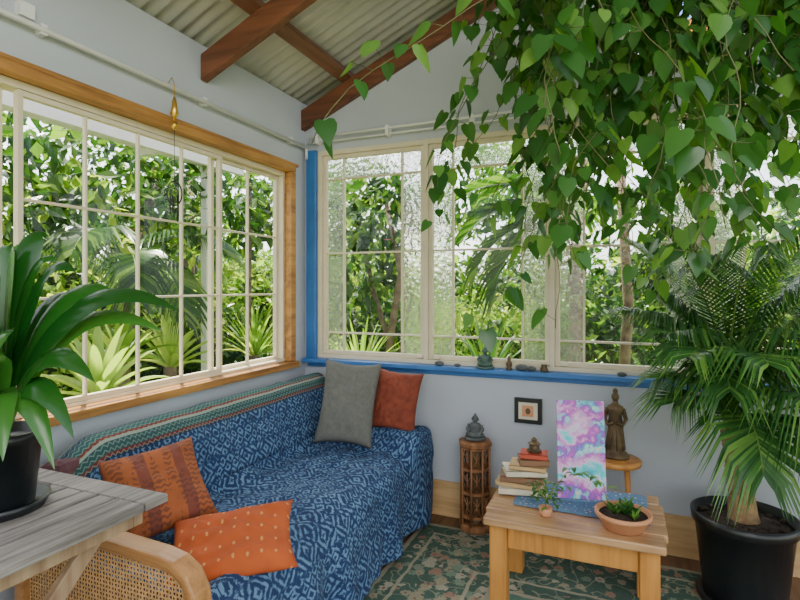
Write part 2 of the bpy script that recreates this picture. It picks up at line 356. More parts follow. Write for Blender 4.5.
g.obj('frame',[m_cream],w2,bevel=.0015); gc.obj('clear_panes',[m_glass],w2); gf.obj('frosted_panes',[m_frost],w2)
# ---------------- window_3 gable light
w3=empty('window_3'); g=G()
g.box((1.95,0,2.52),(2.95,.08,2.55)); g.box((1.95,0,3.02),(2.95,.08,3.05)); 
for x in (1.95,2.19,2.44,2.69,2.92): g.box((x,.001,2.55),(x+.03,.079,3.02))
g.obj('frame',[m_cream],w3)
g=G()
for k,x in enumerate((1.96,2.2,2.45,2.7)): 
    for j,(za,zb) in enumerate(((2.54,2.72),(2.72,3.03))): g.add([(x,.04,za),(x+.25,.04,za),(x+.25,.04,zb),(x,.04,zb)],[(0,1,2,3)],(2,0,3,1,2,2,1,2)[(k*2+j)%8])
g.obj('stained_panes',m_st,w3)
# ---------------- rails / conduit
g=G(); g.tube([(.03,YN,2.285),(.03,-.03,2.275)],.011,0,10)
for y in (-2.6,-1.75,-.95,-.2): g.box((0,y-.012,2.262),(.034,y+.012,2.30))
g.tube([(.03,-.03,2.275),(.03,-.03,2.20)],.009,0,8)
g.box((0,-1.83,2.30),(.03,-1.78,2.35)); g.obj('wall_conduit',[m_white])
g=G(); g.tube([(.06,-.045,2.335),(1.75,-.045,2.335)],.008,0,8); g.tube([(.03,-.03,2.30),(1.75,-.03,2.305)],.006,0,8)
for x in (.12,.62,1.15,1.68): g.box((x-.01,-.055,2.29),(x+.01,0,2.35))
g.obj('curtain_rod',[m_white])
g=G(); oy=-1.19; ox=.075
g.tube([(.035,oy,2.285),(.06,oy,2.31),(ox,oy,2.28),(ox,oy,2.22)],.002,0,6)
g.lathe([(.003,.05),(.010,.03),(.013,0),(.019,-.03),(.007,-.045),(.003,-.06)],(ox,oy,2.17),0,14)
g.lathe([(.002,.02),(.014,.01),(.016,-.01),(.004,-.02)],(ox,oy,2.09),0,14)
g.tube([(ox,oy,2.10),(ox,oy,1.83)],.0014,1,5)
def ring(g,c,r,tr,mi,ax=(0,1,0),n=20):
    c=V(c);a=V(ax).normalized();u=a.cross(V((0,0,1))).normalized();w=a.cross(u)
    g.tube([c+(u*math.cos(2*math.pi*i/n)*.6+w*math.sin(2*math.pi*i/n))*r for i in range(n+1)],tr,mi,6)
ring(g,(ox,oy,1.78),.055,.0035,1,(1,-.5,0)); ring(g,(ox,oy,1.77),.032,.0025,1,(1,-.5,0))
for k in range(5):
    a=k*1.257; g.tube([(ox+.018*math.cos(a),oy+.018*math.sin(a),1.77),(ox+.018*math.cos(a),oy+.018*math.sin(a),1.65+.012*k)],.003,1,5)
g.obj('wind_chime',[m_gold,m_black])
# ------------------------------------------------------------------ rug
g=G(); nx,nyy=30,50; vs=[];
for j in range(nyy+1):
    for i in range(nx+1):
        x=RX0+(RX1-RX0)*i/nx; y=RY0+(RY1-RY0)*j/nyy; vs.append((x,y,.009+.001*noise.noise(V((x*4,y*4,0)))))
fs=[(j*(nx+1)+i,j*(nx+1)+i+1,(j+1)*(nx+1)+i+1,(j+1)*(nx+1)+i) for j in range(nyy) for i in range(nx)]
g.add(vs,fs,0,True); g.box((RX0,RY0,.0005),(RX1,RY1,.006)); g.obj('floral_rug',[m_rug])
# ------------------------------------------------------------------ sofa
sofa=empty('sofa')
g=G(); g.box((.12,-1.80,.14),(.87,-.12,.40)); g.obox((.17,-.97,.52),(.13,1.68,.46),Matrix.Rotation(math.radians(-10),3,'Y'))
g.box((.12,-.30,.14),(.87,-.11,.49)); g.obj('upholstery',[m_sofaf],sofa,bevel=.03)
g=G(); ya=-1.865
arc=[(.872,0),(.872,.2),(.872,.44),(.862,.50),(.835,.545),(.79,.570),(.73,.58),(.5,.588),(.3,.593),(.1,.598)]
def flat_sweep(g,pts,y0,y1,th,mi):
    n=len(pts); vs=[]
    for i,(x,z) in enumerate(pts):
        a=V((pts[max(i-1,0)][0],pts[max(i-1,0)][1])); b=V((pts[min(i+1,n-1)][0],pts[min(i+1,n-1)][1])); t=(b-a).normalized(); nn=V((t.y,-t.x))
        for s_,y in ((-1,y0),(1,y0),(1,y1),(-1,y1)): vs.append((x+nn.x*s_*th/2,y,z+nn.y*s_*th/2))
    fs=[(i*4+k,i*4+(k+1)%4,(i+1)*4+(k+1)%4,(i+1)*4+k) for i in range(n-1) for k in range(4)]+[(3,2,1,0),((n-1)*4,(n-1)*4+1,(n-1)*4+2,(n-1)*4+3)]
    g.add(vs,fs,mi,False)
flat_sweep(g,arc,ya-.035,ya+.035,.028,0)
inn=[(x-.028 if i<4 else x-.02*(1-(i-4)/3 if i<7 else 0),z-.026 if i>2 else z) for i,(x,z) in enumerate(arc)]
flat_sweep(g,inn,ya-.016,ya+.016,.022,0)
g.box((.08,ya-.02,.14),(.86,ya+.02,.18)); g.box((.10,ya-.03,0),(.14,ya+.03,.6)); g.box((.835,-1.84,.10),(.87,-.12,.18))
for x in (.13,.84): g.box((x-.02,-.16,0),(x+.02,-.12,.16))
g.obj('bentwood_frame',[m_bent],sofa,bevel=.008)
g=G()
x=.14
while x<.835:
    ztop=.565 if x<.76 else .565-(x-.76)*.9
    g.box((x,ya-.002,.17),(x+.0035,ya-.0005,ztop)); x+=.013
z=.18
while z<.565:
    g.box((.13,ya+.0005,z),(.845,ya+.002,z+.0035)); z+=.013
d=-.4
while d<.72:
    xa0=.13+max(d,0); za0=.17+max(-d,0); Lm=min(.845-xa0,.56-za0)
    if Lm>.02: g.beam((xa0,ya,za0),(xa0+Lm,ya,za0+Lm),.0012,.0035); g.beam((.975-xa0,ya+.003,za0),(.975-xa0-Lm,ya+.003,za0+Lm),.0012,.0035)
    d+=.026
g.obj('cane_panel',[m_cane],sofa)
def resample(P,n):
    P=[V(p) for p in P]
    out=[]; m=len(P)
    for i in range(m-1):
        p0=P[max(i-1,0)];p1=P[i];p2=P[i+1];p3=P[min(i+2,m-1)]
        for k in range(8):
            t=k/8; out.append(.5*((2*p1)+(p2-p0)*t+(2*p0-5*p1+4*p2-p3)*t*t+(3*p1-p0-3*p2+p3)*t**3))
    out.append(P[-1]); L=[0]
    for i in range(1,len(out)): L.append(L[-1]+(out[i]-out[i-1]).length)
    res=[];j=0
    for k in range(n):
        s=L[-1]*k/(n-1)
        while j<len(L)-2 and L[j+1]<s: j+=1
        f=(s-L[j])/max(1e-9,L[j+1]-L[j]); res.append((out[j].lerp(out[j+1],f),s))
    return res
prof=resample([(.055,.62),(.055,.745),(.075,.785),(.12,.80),(.17,.79),(.205,.755),(.245,.66),(.28,.55),(.305,.475),(.35,.44),(.45,.43),(.62,.435),(.80,.438),(.87,.425),(.905,.385),(.92,.30),(.93,.18),(.94,.055)],120)
NY=240; y0t,y1t=-1.835,-.075; vs=[];uvs=[]
def sstep(a,b,x): t=max(0,min(1,(x-a)/(b-a))); return t*t*(3-2*t)
for j in range(NY+1):
    y=y0t+(y1t-y0t)*j/NY
    arm=sstep(-.40,-.27,y); near=sstep(-1.62,-1.84,y)
    for p,s in prof:
        x,z=p.x,p.y
        if z<.55 and x>.25: w=min(1,max(0,(z-.05)/.36)); z+= (.545-z)*arm*w*(1-.12*sstep(-.14,-.07,y))
        if x<.33 and z>.5: z-=near*.10*(z-.5)/.3; 
        low=max(0,min(1,(.42-z)/.35)) if x>.85 else 0
        w1_=noise.noise(V((x*5,y*4,z*5)))*.026+noise.noise(V((x*14+3,y*9,z*12)))*.010+abs(noise.noise(V((x*3+y*5,y*3-x*6,9))))*-.034+.006
        if x>.85: x+= low*(.028*math.sin(y*17+2*noise.noise(V((y*3,0,0))))+.025*noise.noise(V((y*9,z*2,5)))); x+=.0+w1_*.5; z+=(.035*noise.noise(V((y*6,1,1))))*low
        elif z>.5: x+=w1_*.6+.014; z+=w1_*.35
        else: z+=w1_+.016
        vs.append((x,y,max(z,.03))); uvs.append((y+2,s))
n=len(prof); fs=[(j*n+i,j*n+i+1,(j+1)*n+i+1,(j+1)*n+i) for j in range(NY) for i in range(n-1)]
me=bpy.data.meshes.new('throw_blanket'); me.from_pydata(vs,[],fs); me.materials.append(m_throw)
ul=me.uv_layers.new(name='UVMap')
for l in me.loops: ul.data[l.index].uv=uvs[l.vertex_index]
for p in me.polygons: p.use_smooth=True
to=bpy.data.objects.new('throw_blanket',me); bpy.context.scene.collection.objects.link(to)
so=to.modifiers.new('th','SOLIDIFY'); so.thickness=.006; so.offset=1
def cushion(name,c,w,h,t,nrm,roll,mat,seed=0):
    m3=frame_from_normal(nrm,roll); n=30; vs=[];uvs=[];fs=[]; c=V(c)
    for side in (1,-1):
        for j in range(n+1):
            for i in range(n+1):
                u=-1+2*i/n; v=-1+2*j/n
                x=u*w/2*(1-.10*(1-v*v)*abs(u)); y=v*h/2*(1-.10*(1-u*u)*abs(v))
                zz=t/2*((1-u**4)*(1-v**4))**.5*(.70+.30*(1-max(abs(u),abs(v))))
                edge=1-max(abs(u),abs(v))**6
                zz+=edge*(.018*noise.noise(V((u*2+seed,v*2,seed)))+.010*noise.noise(V((u*5,v*5+seed,seed)))-.014*abs(noise.noise(V((u*3+v*3,v*2-u*2,seed)))))
                vs.append(c+m3@V((x,y,side*zz))); uvs.append((x+1,y+1))
    for sd in (0,1):
        o=sd*(n+1)**2
        for j in range(n):
            for i in range(n):
                f=(o+j*(n+1)+i,o+j*(n+1)+i+1,o+(j+1)*(n+1)+i+1,o+(j+1)*(n+1)+i); fs.append(f if sd==0 else f[::-1])
    me=bpy.data.meshes.new(name); me.from_pydata([tuple(p) for p in vs],[],fs); me.materials.append(mat)
    ul=me.uv_layers.new(name='UVMap')
    for l in me.loops: ul.data[l.index].uv=uvs[l.vertex_index]
    for p in me.polygons: p.use_smooth=True
    ob=bpy.data.objects.new(name,me); bpy.context.scene.collection.objects.link(ob)
    wl=ob.modifiers.new('w','WELD'); wl.merge_threshold=.0005; return ob
cushion('throw_cushion',(.385,-1.565,.612),.35,.34,.16,(.66,-.36,.66),math.radians(6),m_c1,1)
cushion('throw_cushion.001',(.745,-1.59,.495),.42,.32,.11,(.10,-.30,.94),math.radians(18),m_c2,4)
cushion('throw_cushion.002',(.52,-.36,.70),.33,.48,.15,(.30,-.88,.32),math.radians(-5),m_greyf,7)
cushion('throw_cushion.003',(.745,-.20,.70),.28,.35,.13,(.15,-.92,.28),math.radians(-6),m_c3,9)
# ------------------------------------------------------------------ slatted side table
st=empty('slatted_garden_table'); TZ=.78; g=G()
x=.10; k=0
while x<.72:
    g.box((x,-2.78,TZ-.022),(x+.056,-1.985,TZ+.001*(k%2))); x+=.0655; k+=1
g.box((.10,-1.98,TZ-.022),(.79,-1.905,TZ)); g.box((.10,-2.86,TZ-.022),(.79,-2.785,TZ)); g.box((.734,-2.78,TZ-.022),(.79,-1.985,TZ))
g.obj('slats',[m_grey],st,bevel=.003)
g=G(); g.box((.14,-1.975,TZ-.075),(.74,-1.945,TZ-.024)); g.box((.14,-2.82,TZ-.075),(.74,-2.79,TZ-.024)); g.box((.71,-2.79,TZ-.075),(.74,-1.975,TZ-.024)); g.box((.12,-2.79,TZ-.075),(.15,-1.975,TZ-.024))
for xx in (.685,.17):
    g.beam((xx,-2.03,TZ-.06),(xx,-2.74,.0),.022,.045); g.beam((xx-.026,-2.74,TZ-.06),(xx-.026,-2.03,.0),.022,.045)
g.obj('folding_legs',[m_legw],st,bevel=.003)
pp=empty('potted_peace_lily'); pc=V((.475,-2.16,TZ))
g=G(); g.lathe([(.075,.002),(.105,.004),(.118,.03),(.112,.03),(.10,.012),(.06,.010)],pc,0); g.lathe([(.078,.012),(.082,.02),(.098,.18),(.104,.18),(.104,.205),(.095,.205),(.092,.18),(.04,.178)],pc,0)
g.lathe([(.092,.175),(.001,.182)],pc,1); g.obj('pot',[m_black,m_soil],pp)
g=G(); b0=pc+Z*.17; random.seed(3)
tips=[(-.03,.05,.50,.08),(.05,.0,.50,.07),(.12,.05,.47,.07),(.22,-.03,.44,.07),(.30,.05,.37,.07),(.47,.0,.34,.07),(.38,.1,.28,.065),(.26,-.10,.04,.065),(.20,-.08,-.04,.065),(.12,-.14,.0,.07),(.02,-.15,.16,.08),(-.12,-.1,.45,.085),(-.16,.1,.45,.08),(.32,-.12,.18,.07),(.16,.12,.36,.075),(.02,-.18,.34,.075),(.14,-.18,.26,.075),(-.2,-.1,.26,.09),(.08,-.16,-.03,.07),(-.1,.15,.35,.08),(.08,.08,.54,.07),(.05,-.1,.40,.08)]
for dx,dy,dz,w in tips:
    tip=b0+R*dx+F*dy+Z*dz; hor=R*dx+F*dy; L=hor.length
    ctrl=b0+hor*.42+Z*(max(dz*.8+.10,.20)+.18*L)*1.1
    pk0=b0+R*random.uniform(-.02,.02)+F*random.uniform(-.02,.02)-Z*.02
    st0=pk0.lerp(ctrl,.25)
    g.tube([pk0,pk0.lerp(st0,.5),st0],.0055,1,5)
    nrm=(Z*.75-F*.75+R*random.uniform(-.9,.5))
    g.strap(st0,ctrl,tip,w,0,12,-.16,side=tuple(nrm),pk=.42,base=.12)
g.obj('leaves',[m_fl,m_stem],pp)
# ------------------------------------------------------------------ coffee table
ct=empty('coffee_table'); cx0,cx1,cy0,cy1,cz=1.42,2.11,-.91,-.40,.425
g=G(); nb=5; dy=(cy1-cy0)/nb
for i in range(nb): g.box((cx0+(.012 if i in(0,nb-1) else 0),cy0+i*dy+.0008,cz-.032),(cx1-(.012 if i in (0,nb-1) else 0),cy0+(i+1)*dy-.0008,cz))
g.obj('top_planks',[m_tabtop],ct,bevel=.006)
g=G()
for x in (cx0+.03,cx1-.10):
    for y in (cy0+.035,cy1-.105): g.box((x,y,.01),(x+.07,y+.07,cz-.033))
g.box((cx0+.1,cy0+.055,cz-.135),(cx1-.1,cy0+.08,cz-.033)); g.box((cx0+.1,cy1-.08,cz-.135),(cx1-.1,cy1-.055,cz-.033))
g.box((cx0+.05,cy0+.1,cz-.135),(cx0+.075,cy1-.1,cz-.033)); g.box((cx1-.075,cy0+.1,cz-.135),(cx1-.05,cy1-.1,cz-.033))
g.obj('legs_and_apron',[m_pine],ct,bevel=.006)
g=G(); nx_,ny_=20,12; vs=[]
for j in range(ny_+1):
    for i in range(nx_+1): vs.append((1.52+.53*i/nx_+.01*noise.noise(V((j*.7,0,0))),-.745+.32*j/ny_+.012*noise.noise(V((i*.5,3,0))),cz+.003+.003*abs(noise.noise(V((i*.6,j*.6,2))))))
g.add(vs,[(j*(nx_+1)+i,j*(nx_+1)+i+1,(j+1)*(nx_+1)+i+1,(j+1)*(nx_+1)+i) for j in range(ny_) for i in range(nx_)],0,True); g.obj('table_cloth',[m_cloth])
g=G(); zc=cz+.008
def book(c,w,d,h,ang,mi):
    m=Matrix.Rotation(ang,3,'Z'); c=V(c); ct_=.003
    g.obox(c+Z*(ct_/2),(w,d,ct_),m,mi); g.obox(c+Z*(h-ct_/2),(w,d,ct_),m,mi); g.obox(c+Z*(h/2)+m@V((.003,.0,0)),(w-.010,d-.010,h-2*ct_),m,5); g.obox(c+Z*(h/2)+m@V((0,-d/2+.002,0)),(w,.004,h),m,mi)
for w,d,h,a,mi,ox_ in ((.21,.16,.028,.22,0,-.01),(.20,.15,.020,-.1,4,-.01),(.19,.14,.026,.15,1,-.01),(.18,.13,.026,.35,0,.0),(.16,.12,.020,.05,4,.02),(.13,.10,.028,.3,1,.04),(.12,.09,.022,.1,2,.045)):
    book((1.54+ox_,-.57,zc),w,d,h,a,mi); zc+=h+.001
g.obj('book_stack',m_bk+[m_paper])
g=G(); g.lathe([(.03,0),(.034,.008),(.024,.015),(.022,.03),(.03,.038),(.012,.05),(.014,.056),(.004,.065)],(1.585,-.57,zc),0,8,False); g.obj('brass_trinket',[m_bronze])
g=G(); m3=frame_from_normal((.22,-.96,.14)); g.obox((1.785,-.575,cz+.222),(.20,.415,.018),m3,0); g.obj('tie_dye_canvas',[m_dye],bevel=.002)
g=G(); px,pz=1.468,.665
g.box((px-.075,-.02,pz-.07),(px+.075,-.001,pz+.07),0); g.box((px-.052,-.022,pz-.047),(px+.052,-.0195,pz+.047),1); g.box((px-.032,-.024,pz-.030),(px+.030,-.0215,pz+.030),2); g.ball((px,-.024,pz),.014,3,1,.15,1.2)
g.obj('picture_frame',[m_black,m_bk[0],m_terra,m_bronze],bevel=.002)
g=G(); lc=V((1.195,-.125,.011)); m_lant=wood('carved_wood',(.34,.15,.06),(.14,.055,.02),2)
g.lathe([(.088,.0),(.092,.01),(.092,.03),(.08,.04)],lc,0,8,False); g.lathe([(.078,.455),(.094,.465),(.096,.485),(.085,.495),(.001,.497)],lc,0,8,False)
for zb in (.07,.20,.33,.445): g.lathe([(.070,zb),(.084,zb+.003),(.084,zb+.018),(.070,zb+.021)],lc,0,8,False)
for k in range(8):
    a=2*math.pi*k/8; g.tube([lc+V((.08*math.cos(a),.08*math.sin(a),.03)),lc+V((.08*math.cos(a),.08*math.sin(a),.46))],.007,0,6)
    a2=a+2*math.pi/8
    for zb in (.09,.22,.35):
        h_=.10 if zb<.3 else .09
        p=lambda aa,z_: lc+V((.076*math.cos(aa),.076*math.sin(aa),z_))
        g.tube([p(a,zb),p(a2,zb+h_)],.0032,0,5); g.tube([p(a2,zb),p(a,zb+h_)],.0032,0,5); am=(a+a2)/2; 
        g.tube([lc+V((.071*math.cos(am),.071*math.sin(am),zb)),lc+V((.071*math.cos(am),.071*math.sin(am),zb+h_))],.004,0,5)
g.lathe([(.05,.04),(.05,.455)],lc,1,8,False)
g.obj('carved_lantern_stand',[m_lant,m_bronze])
def buddha(g,c,s,mi,hd=0):
    c=V(c); g.lathe([(.42,0),(.46,.04),(.44,.10),(.36,.12)],c,mi,20,True,Matrix.Scale(s,3))
    m=Matrix.Scale(s,3)
    g.ball(c+V((0,-.04,.2))*s,.40*s,mi,1,.75,.32)
    g.lathe([(.26,.15),(.25,.3),(.24,.45),(.27,.58),(.22,.66),(.08,.70),(.075,.74)],c,mi,16,True,m,1,.75)
    for sx in (-1,1):
        g.tube([c+V((sx*.25,0,.6))*s,c+V((sx*.34,-.03,.42))*s,c+V((sx*.24,-.2,.28))*s,c+V((0,-.26,.27))*s],[.08*s,.075*s,.06*s,.05*s],mi,8)
        g.ball(c+V((sx*.14,-.005,.84))*s,.04*s,mi,.6,.6,1.5)
    g.ball(c+V((0,-.01,.86))*s,.145*s,mi,.92,1,1.15); g.ball(c+V((0,.0,1.03))*s,.06*s,mi)
    g.ball(c+V((0,-.155,.85))*s,.02*s,mi,.8,1,1.6)
g=G(); buddha(g,(1.195,-.125,.509),.13,0); g.obj('buddha_statue',[m_stone])
g=G(); buddha(g,(1.235,-.058,.895),.115,0); g.obj('buddha_figurine',[m_jade])
g=G()
for x,s_ in ((.96,.022),(1.07,.015),(1.44,.028),(1.49,.022),(1.95,.018)):
    g.ball((x,-.052,.894+s_*.6),s_,0,1.3,.9,.65,10)
g.obj('sill_pebbles',[m_stone])
g=G(); g.lathe([(.016,0),(.020,.004),(.012,.014),(.018,.03),(.014,.046),(.007,.052),(.013,.064),(.004,.078)],(1.37,-.055,.894),0,12); g.lathe([(.018,0),(.022,.014),(.013,.034),(.016,.04)],(1.56,-.055,.894),0,12)
g.obj('sill_ornament',[m_bronze])
g=G(); sc_=V((1.92,-.20,.011)); g.lathe([(.10,.475),(.118,.48),(.12,.50),(.112,.505),(.001,.506)],sc_,0,24)
for k in range(4):
    a=math.pi/4+k*math.pi/2; g.tube([sc_+V((.075*math.cos(a),.075*math.sin(a),.48)),sc_+V((.10*math.cos(a),.10*math.sin(a),.0))],.013,0,8)
for k in range(4):
    a=math.pi/4+k*math.pi/2; b=a+math.pi/2; g.tube([sc_+V((.088*math.cos(a),.088*math.sin(a),.22)),sc_+V((.088*math.cos(b),.088*math.sin(b),.22))],.008,0,6)
g.obj('wooden_stool',[m_pine])
g=G(); s0=sc_+Z*.508; g.lathe([(.065,0),(.067,.012),(.054,.016),(.054,.028),(.044,.032),(.048,.05),(.042,.09),(.035,.14),(.031,.18),(.030,.20),(.038,.235),(.036,.25),(.016,.262),(.012,.272),(.013,.28)],s0,0,20,True,None,1,.8)
for k in range(9):
    a=k*.7; g.tube([s0+V((.045*math.cos(a),.037*math.sin(a),.04)),s0+V((.035*math.cos(a),.029*math.sin(a),.13)),s0+V((.029*math.cos(a),.024*math.sin(a),.19))],.004,0,6)
for sx in (-1,1): g.tube([s0+V((sx*.035,0,.24)),s0+V((sx*.049,-.008,.19)),s0+V((sx*.032,-.040,.165)),s0+V((sx*.005,-.045,.18))],[.011,.010,.008,.007],0,8)
g.ball(s0+V((0,-.003,.296)),.020,0,.9,1,1.15); g.ball(s0+V((0,.002,.323)),.012,0,1,1,1.3); g.ball(s0+V((0,-.023,.294)),.004,0)
g.obj('bronze_statue',[m_bronze])
g=G(); bc=V((1.955,-.80,cz+.001)); 
g.lathe([(.060,0),(.072,.004),(.098,.05),(.104,.052),(.104,.066),(.094,.066),(.088,.05),(.001,.048)],bc,0,28)
g.lathe([(.088,.052),(.001,.056)],bc,1,20)
for k in range(12):
    a=random.uniform(0,6.28); r=random.uniform(0,.065); b=bc+V((r*math.cos(a),r*math.sin(a),.055))
    for q_ in range(7):
        aa=q_*.9+k; l=random.uniform(.02,.045); g.strap(b,b+V((math.cos(aa)*l*.5,math.sin(aa)*l*.5,l*.8)),b+V((math.cos(aa)*l,math.sin(aa)*l,l)),.012,2,4,.2)
g.tube([bc+V((-.05,0,.06)),bc+V((-.07,-.01,.16)),bc+V((-.13,0,.20)),bc+V((-.2,.02,.17))],.0022,3,5)
for t in range(8):
    p=(bc+V((-.06,0,.12))).lerp(bc+V((-.2,.02,.17)),t/7)+V((0,0,.02)); aa=t*2.4
    g.strap(p,p+V((math.cos(aa)*.02,math.sin(aa)*.02,.02)),p+V((math.cos(aa)*.05,math.sin(aa)*.05,.0)),.022,2,5,.2)
g.obj('succulent_bowl',[m_terra,m_soil,m_vl,m_stem])
g=G(); bc=V((1.665,-.80,cz+.001)); g.lathe([(.018,0),(.024,.005),(.028,.035),(.025,.035),(.001,.03)],bc,0,18)
for k in range(11):
    a=k*2.4; l=random.uniform(.05,.14); top=bc+V((math.cos(a)*l*.6,math.sin(a)*l*.4,.04+l)); g.tube([bc+Z*.03,bc+V((0,0,.06)),top],.0014,2,4)
    for q_ in range(4):
        aa=a+q_*1.7; p=top-V((0,0,.018*q_)); g.strap(p,p+V((math.cos(aa)*.018,math.sin(aa)*.018,.012)),p+V((math.cos(aa)*.036,math.sin(aa)*.036,-.006)),.018,1,4,.2)
g.obj('potted_seedling',[m_terra,m_vl,m_stem])
# ------------------------------------------------------------------ potted palm
def frond(g,base,az,el,L,droop,ll,n,ms,ml,width=.013,start=.25,stemr=.006,sag=.35):
    p=V(base); pts=[p.copy()]; tg=[]; N=16
    for i in range(N):
        e=el-droop*(i/N)**1.3; d=V((math.cos(az)*math.cos(e),math.sin(az)*math.cos(e),math.sin(e))); tg.append(d); p=p+d*(L/N); pts.append(p.copy())
    tg.append(tg[-1]); g.tube(pts,[stemr*(1-.85*i/N) for i in range(N+1)],ms,5)
    for k in range(n):
        s=start+(1-start)*k/(n-1); f=s*N; i=min(int(f),N-1); q=pts[i].lerp(pts[i+1],f-i); t=tg[i]
        sd=t.cross(Z); 
        if sd.length<.05: sd=V((-math.sin(az),math.cos(az),0))
        sd.normalize(); u=sd.cross(t).normalized(); ss=(s-start)/(1-start)
        l=ll*(.45+.9*math.sin(math.pi*min(1,ss*.85+.12)))*.75*random.uniform(.9,1.1)
        for sg in (-1,1):
            d=(t*(.35+.6*ss)+sd*sg*(1-.45*ss)+u*.12).normalized()
            q1=q+d*l*.55+Z*(-.08*sag*l); q2=q+d*l*.95+Z*(-sag*l*random.uniform(.8,1.3))
            wd=d.cross(u).normalized()
            tilt=(wd*.85+u*.5*sg).normalized(); w=width
            g.add([q-tilt*w*.25,q+tilt*w*.25,q.lerp(q1,.5)+tilt*w*.5,q.lerp(q1,.5)-tilt*w*.5,q1+tilt*w*.45,q1-tilt*w*.45,q2],[(0,1,2,3),(3,2,4,5),(5,4,6)],ml,True)
pt=empty('potted_palm'); pc=V((2.43,-.36,.011))
g=G(); g.lathe([(.145,.0),(.152,.02),(.185,.33),(.198,.335),(.202,.375),(.190,.378),(.181,.34),(.001,.335)],pc,0,40); g.lathe([(.13,.0),(.17,.002),(.18,.03),(.16,.03)],pc,0,32)
g.lathe([(.183,.34),(.10,.352),(.001,.36)],pc,1,24)
for k in range(60):
    a=random.uniform(0,6.28); r=random.uniform(.03,.17); g.ball(pc+V((r*math.cos(a),r*math.sin(a),.352)),random.uniform(.006,.014),1,1.3,1,.6,6)
g.obj('pot',[m_black,m_soil],pt)
crown=V((2.375,-.38,.74)); g=G()
g.tube([pc+V((0,0,.33)),pc+V((-.005,-.005,.38)),pc+V((-.012,-.01,.48)),pc+V((-.035,-.015,.62)),crown],[.068,.056,.048,.041,.036],0,14)
for k in range(11): g.ball(crown.lerp(pc+V((-.01,-.01,.42)),k/10),.037+.0014*k,0,1,1,.28,12)
g.obj('trunk',[m_trunk],pt)
g=G(); random.seed(11)
specs=[(-2.9,1.42,.80,1.0),(-2.6,1.36,.72,1.3),(3.05,1.38,.66,1.2),(-2.2,1.40,.70,1.5),(-1.9,1.25,.70,1.6),(-1.55,1.15,.80,1.5),(-1.3,.9,.85,1.7),(-.9,1.1,.9,1.6),(-.5,1.0,.9,1.7),(-.1,1.15,.9,1.5),(-2.75,1.25,.42,1.5),(-2.3,1.1,.42,1.6),(2.7,1.45,.95,.9),(.4,1.35,.95,1.1),(-2.45,1.50,.95,.8),(-1.5,1.4,1.0,1.2),(-.7,1.4,1.0,1.3),(-1.1,.6,.70,1.7),(-.3,.7,.8,1.7),(-1.9,1.47,.9,1.1),(-1.2,1.25,.95,1.8),(-.8,.8,.9,1.5),(0,1.4,1.0,1.0),(-1.0,1.45,1.05,.9),(-.4,1.3,1.0,1.2),(-1.45,.75,.6,2.0),(-.6,.5,.75,1.4),(-1.7,1.3,.6,2.0),(.1,1.0,.9,1.5)]
for az,el,L,dr in specs:
    frond(g,crown+V((random.uniform(-.015,.015),random.uniform(-.015,.015),0)),az+random.uniform(-.1,.1),el,L*random.uniform(.9,1.05),dr,.29,42,1,0,.012,.30,.007,.5)
g.obj('fronds',[m_pl,m_stem],pt,ymax=-.1)
# ------------------------------------------------------------------ hanging heart-leaf vine
hv=empty('hanging_heartleaf_vine'); bk=V((2.15,-1.12,2.78))
g=G(); g.lathe([(.09,-.12),(.14,-.10),(.18,.06),(.19,.07),(.17,.07),(.001,.05)],bk,0,24)
ctop=V((2.15,-1.12,rz(2.15)+.06))
for k in range(3):
    a=k*2.094; g.tube([bk+V((.18*math.cos(a),.18*math.sin(a),.07)),ctop],.003,0,5)
g.obj('hanging_basket',[m_terra],hv)
g=G(); random.seed(21)
HL=[(0,0),(.20,-.13),(.42,-.09),(.50,.14),(.43,.42),(.22,.76),(0,1.06)]
def heart(g,base,tip_dir,face,s,mi):
    y=tip_dir.normalized(); n=face-y*face.dot(y)
    if n.length<.01: n=V((1,0,0))-y*y.x
    n.normalize(); x=y.cross(n); cup=random.uniform(.08,.3); bend=random.uniform(0,.25)
    def P(u,v): return base+x*u*s*.88+y*(v*s)-n*((abs(u)*cup)+bend*v*v)*s
    vs=[P(0,0),P(0,.45),P(0,1.06)]; 
    for u,v in HL[1:-1]: vs.append(P(u,v))
    for u,v in HL[1:-1]: vs.append(P(-u,v))
    g.add(vs,[(0,3,4,5,1),(1,5,6,7,2),(0,1,10,9,8),(1,2,12,11,10)],mi,True)
def botz(s):
    pts=[(0,1.95),(.07,1.72),(.2,1.36),(.3,1.22),(.42,1.18),(.5,1.42),(.62,1.52),(.8,1.5),(1.0,1.4)]
    for (a,za),(b,zb) in zip(pts,pts[1:]):
        if a<=s<=b: return za+(zb-za)*(s-a)/(b-a)
    return 1.5
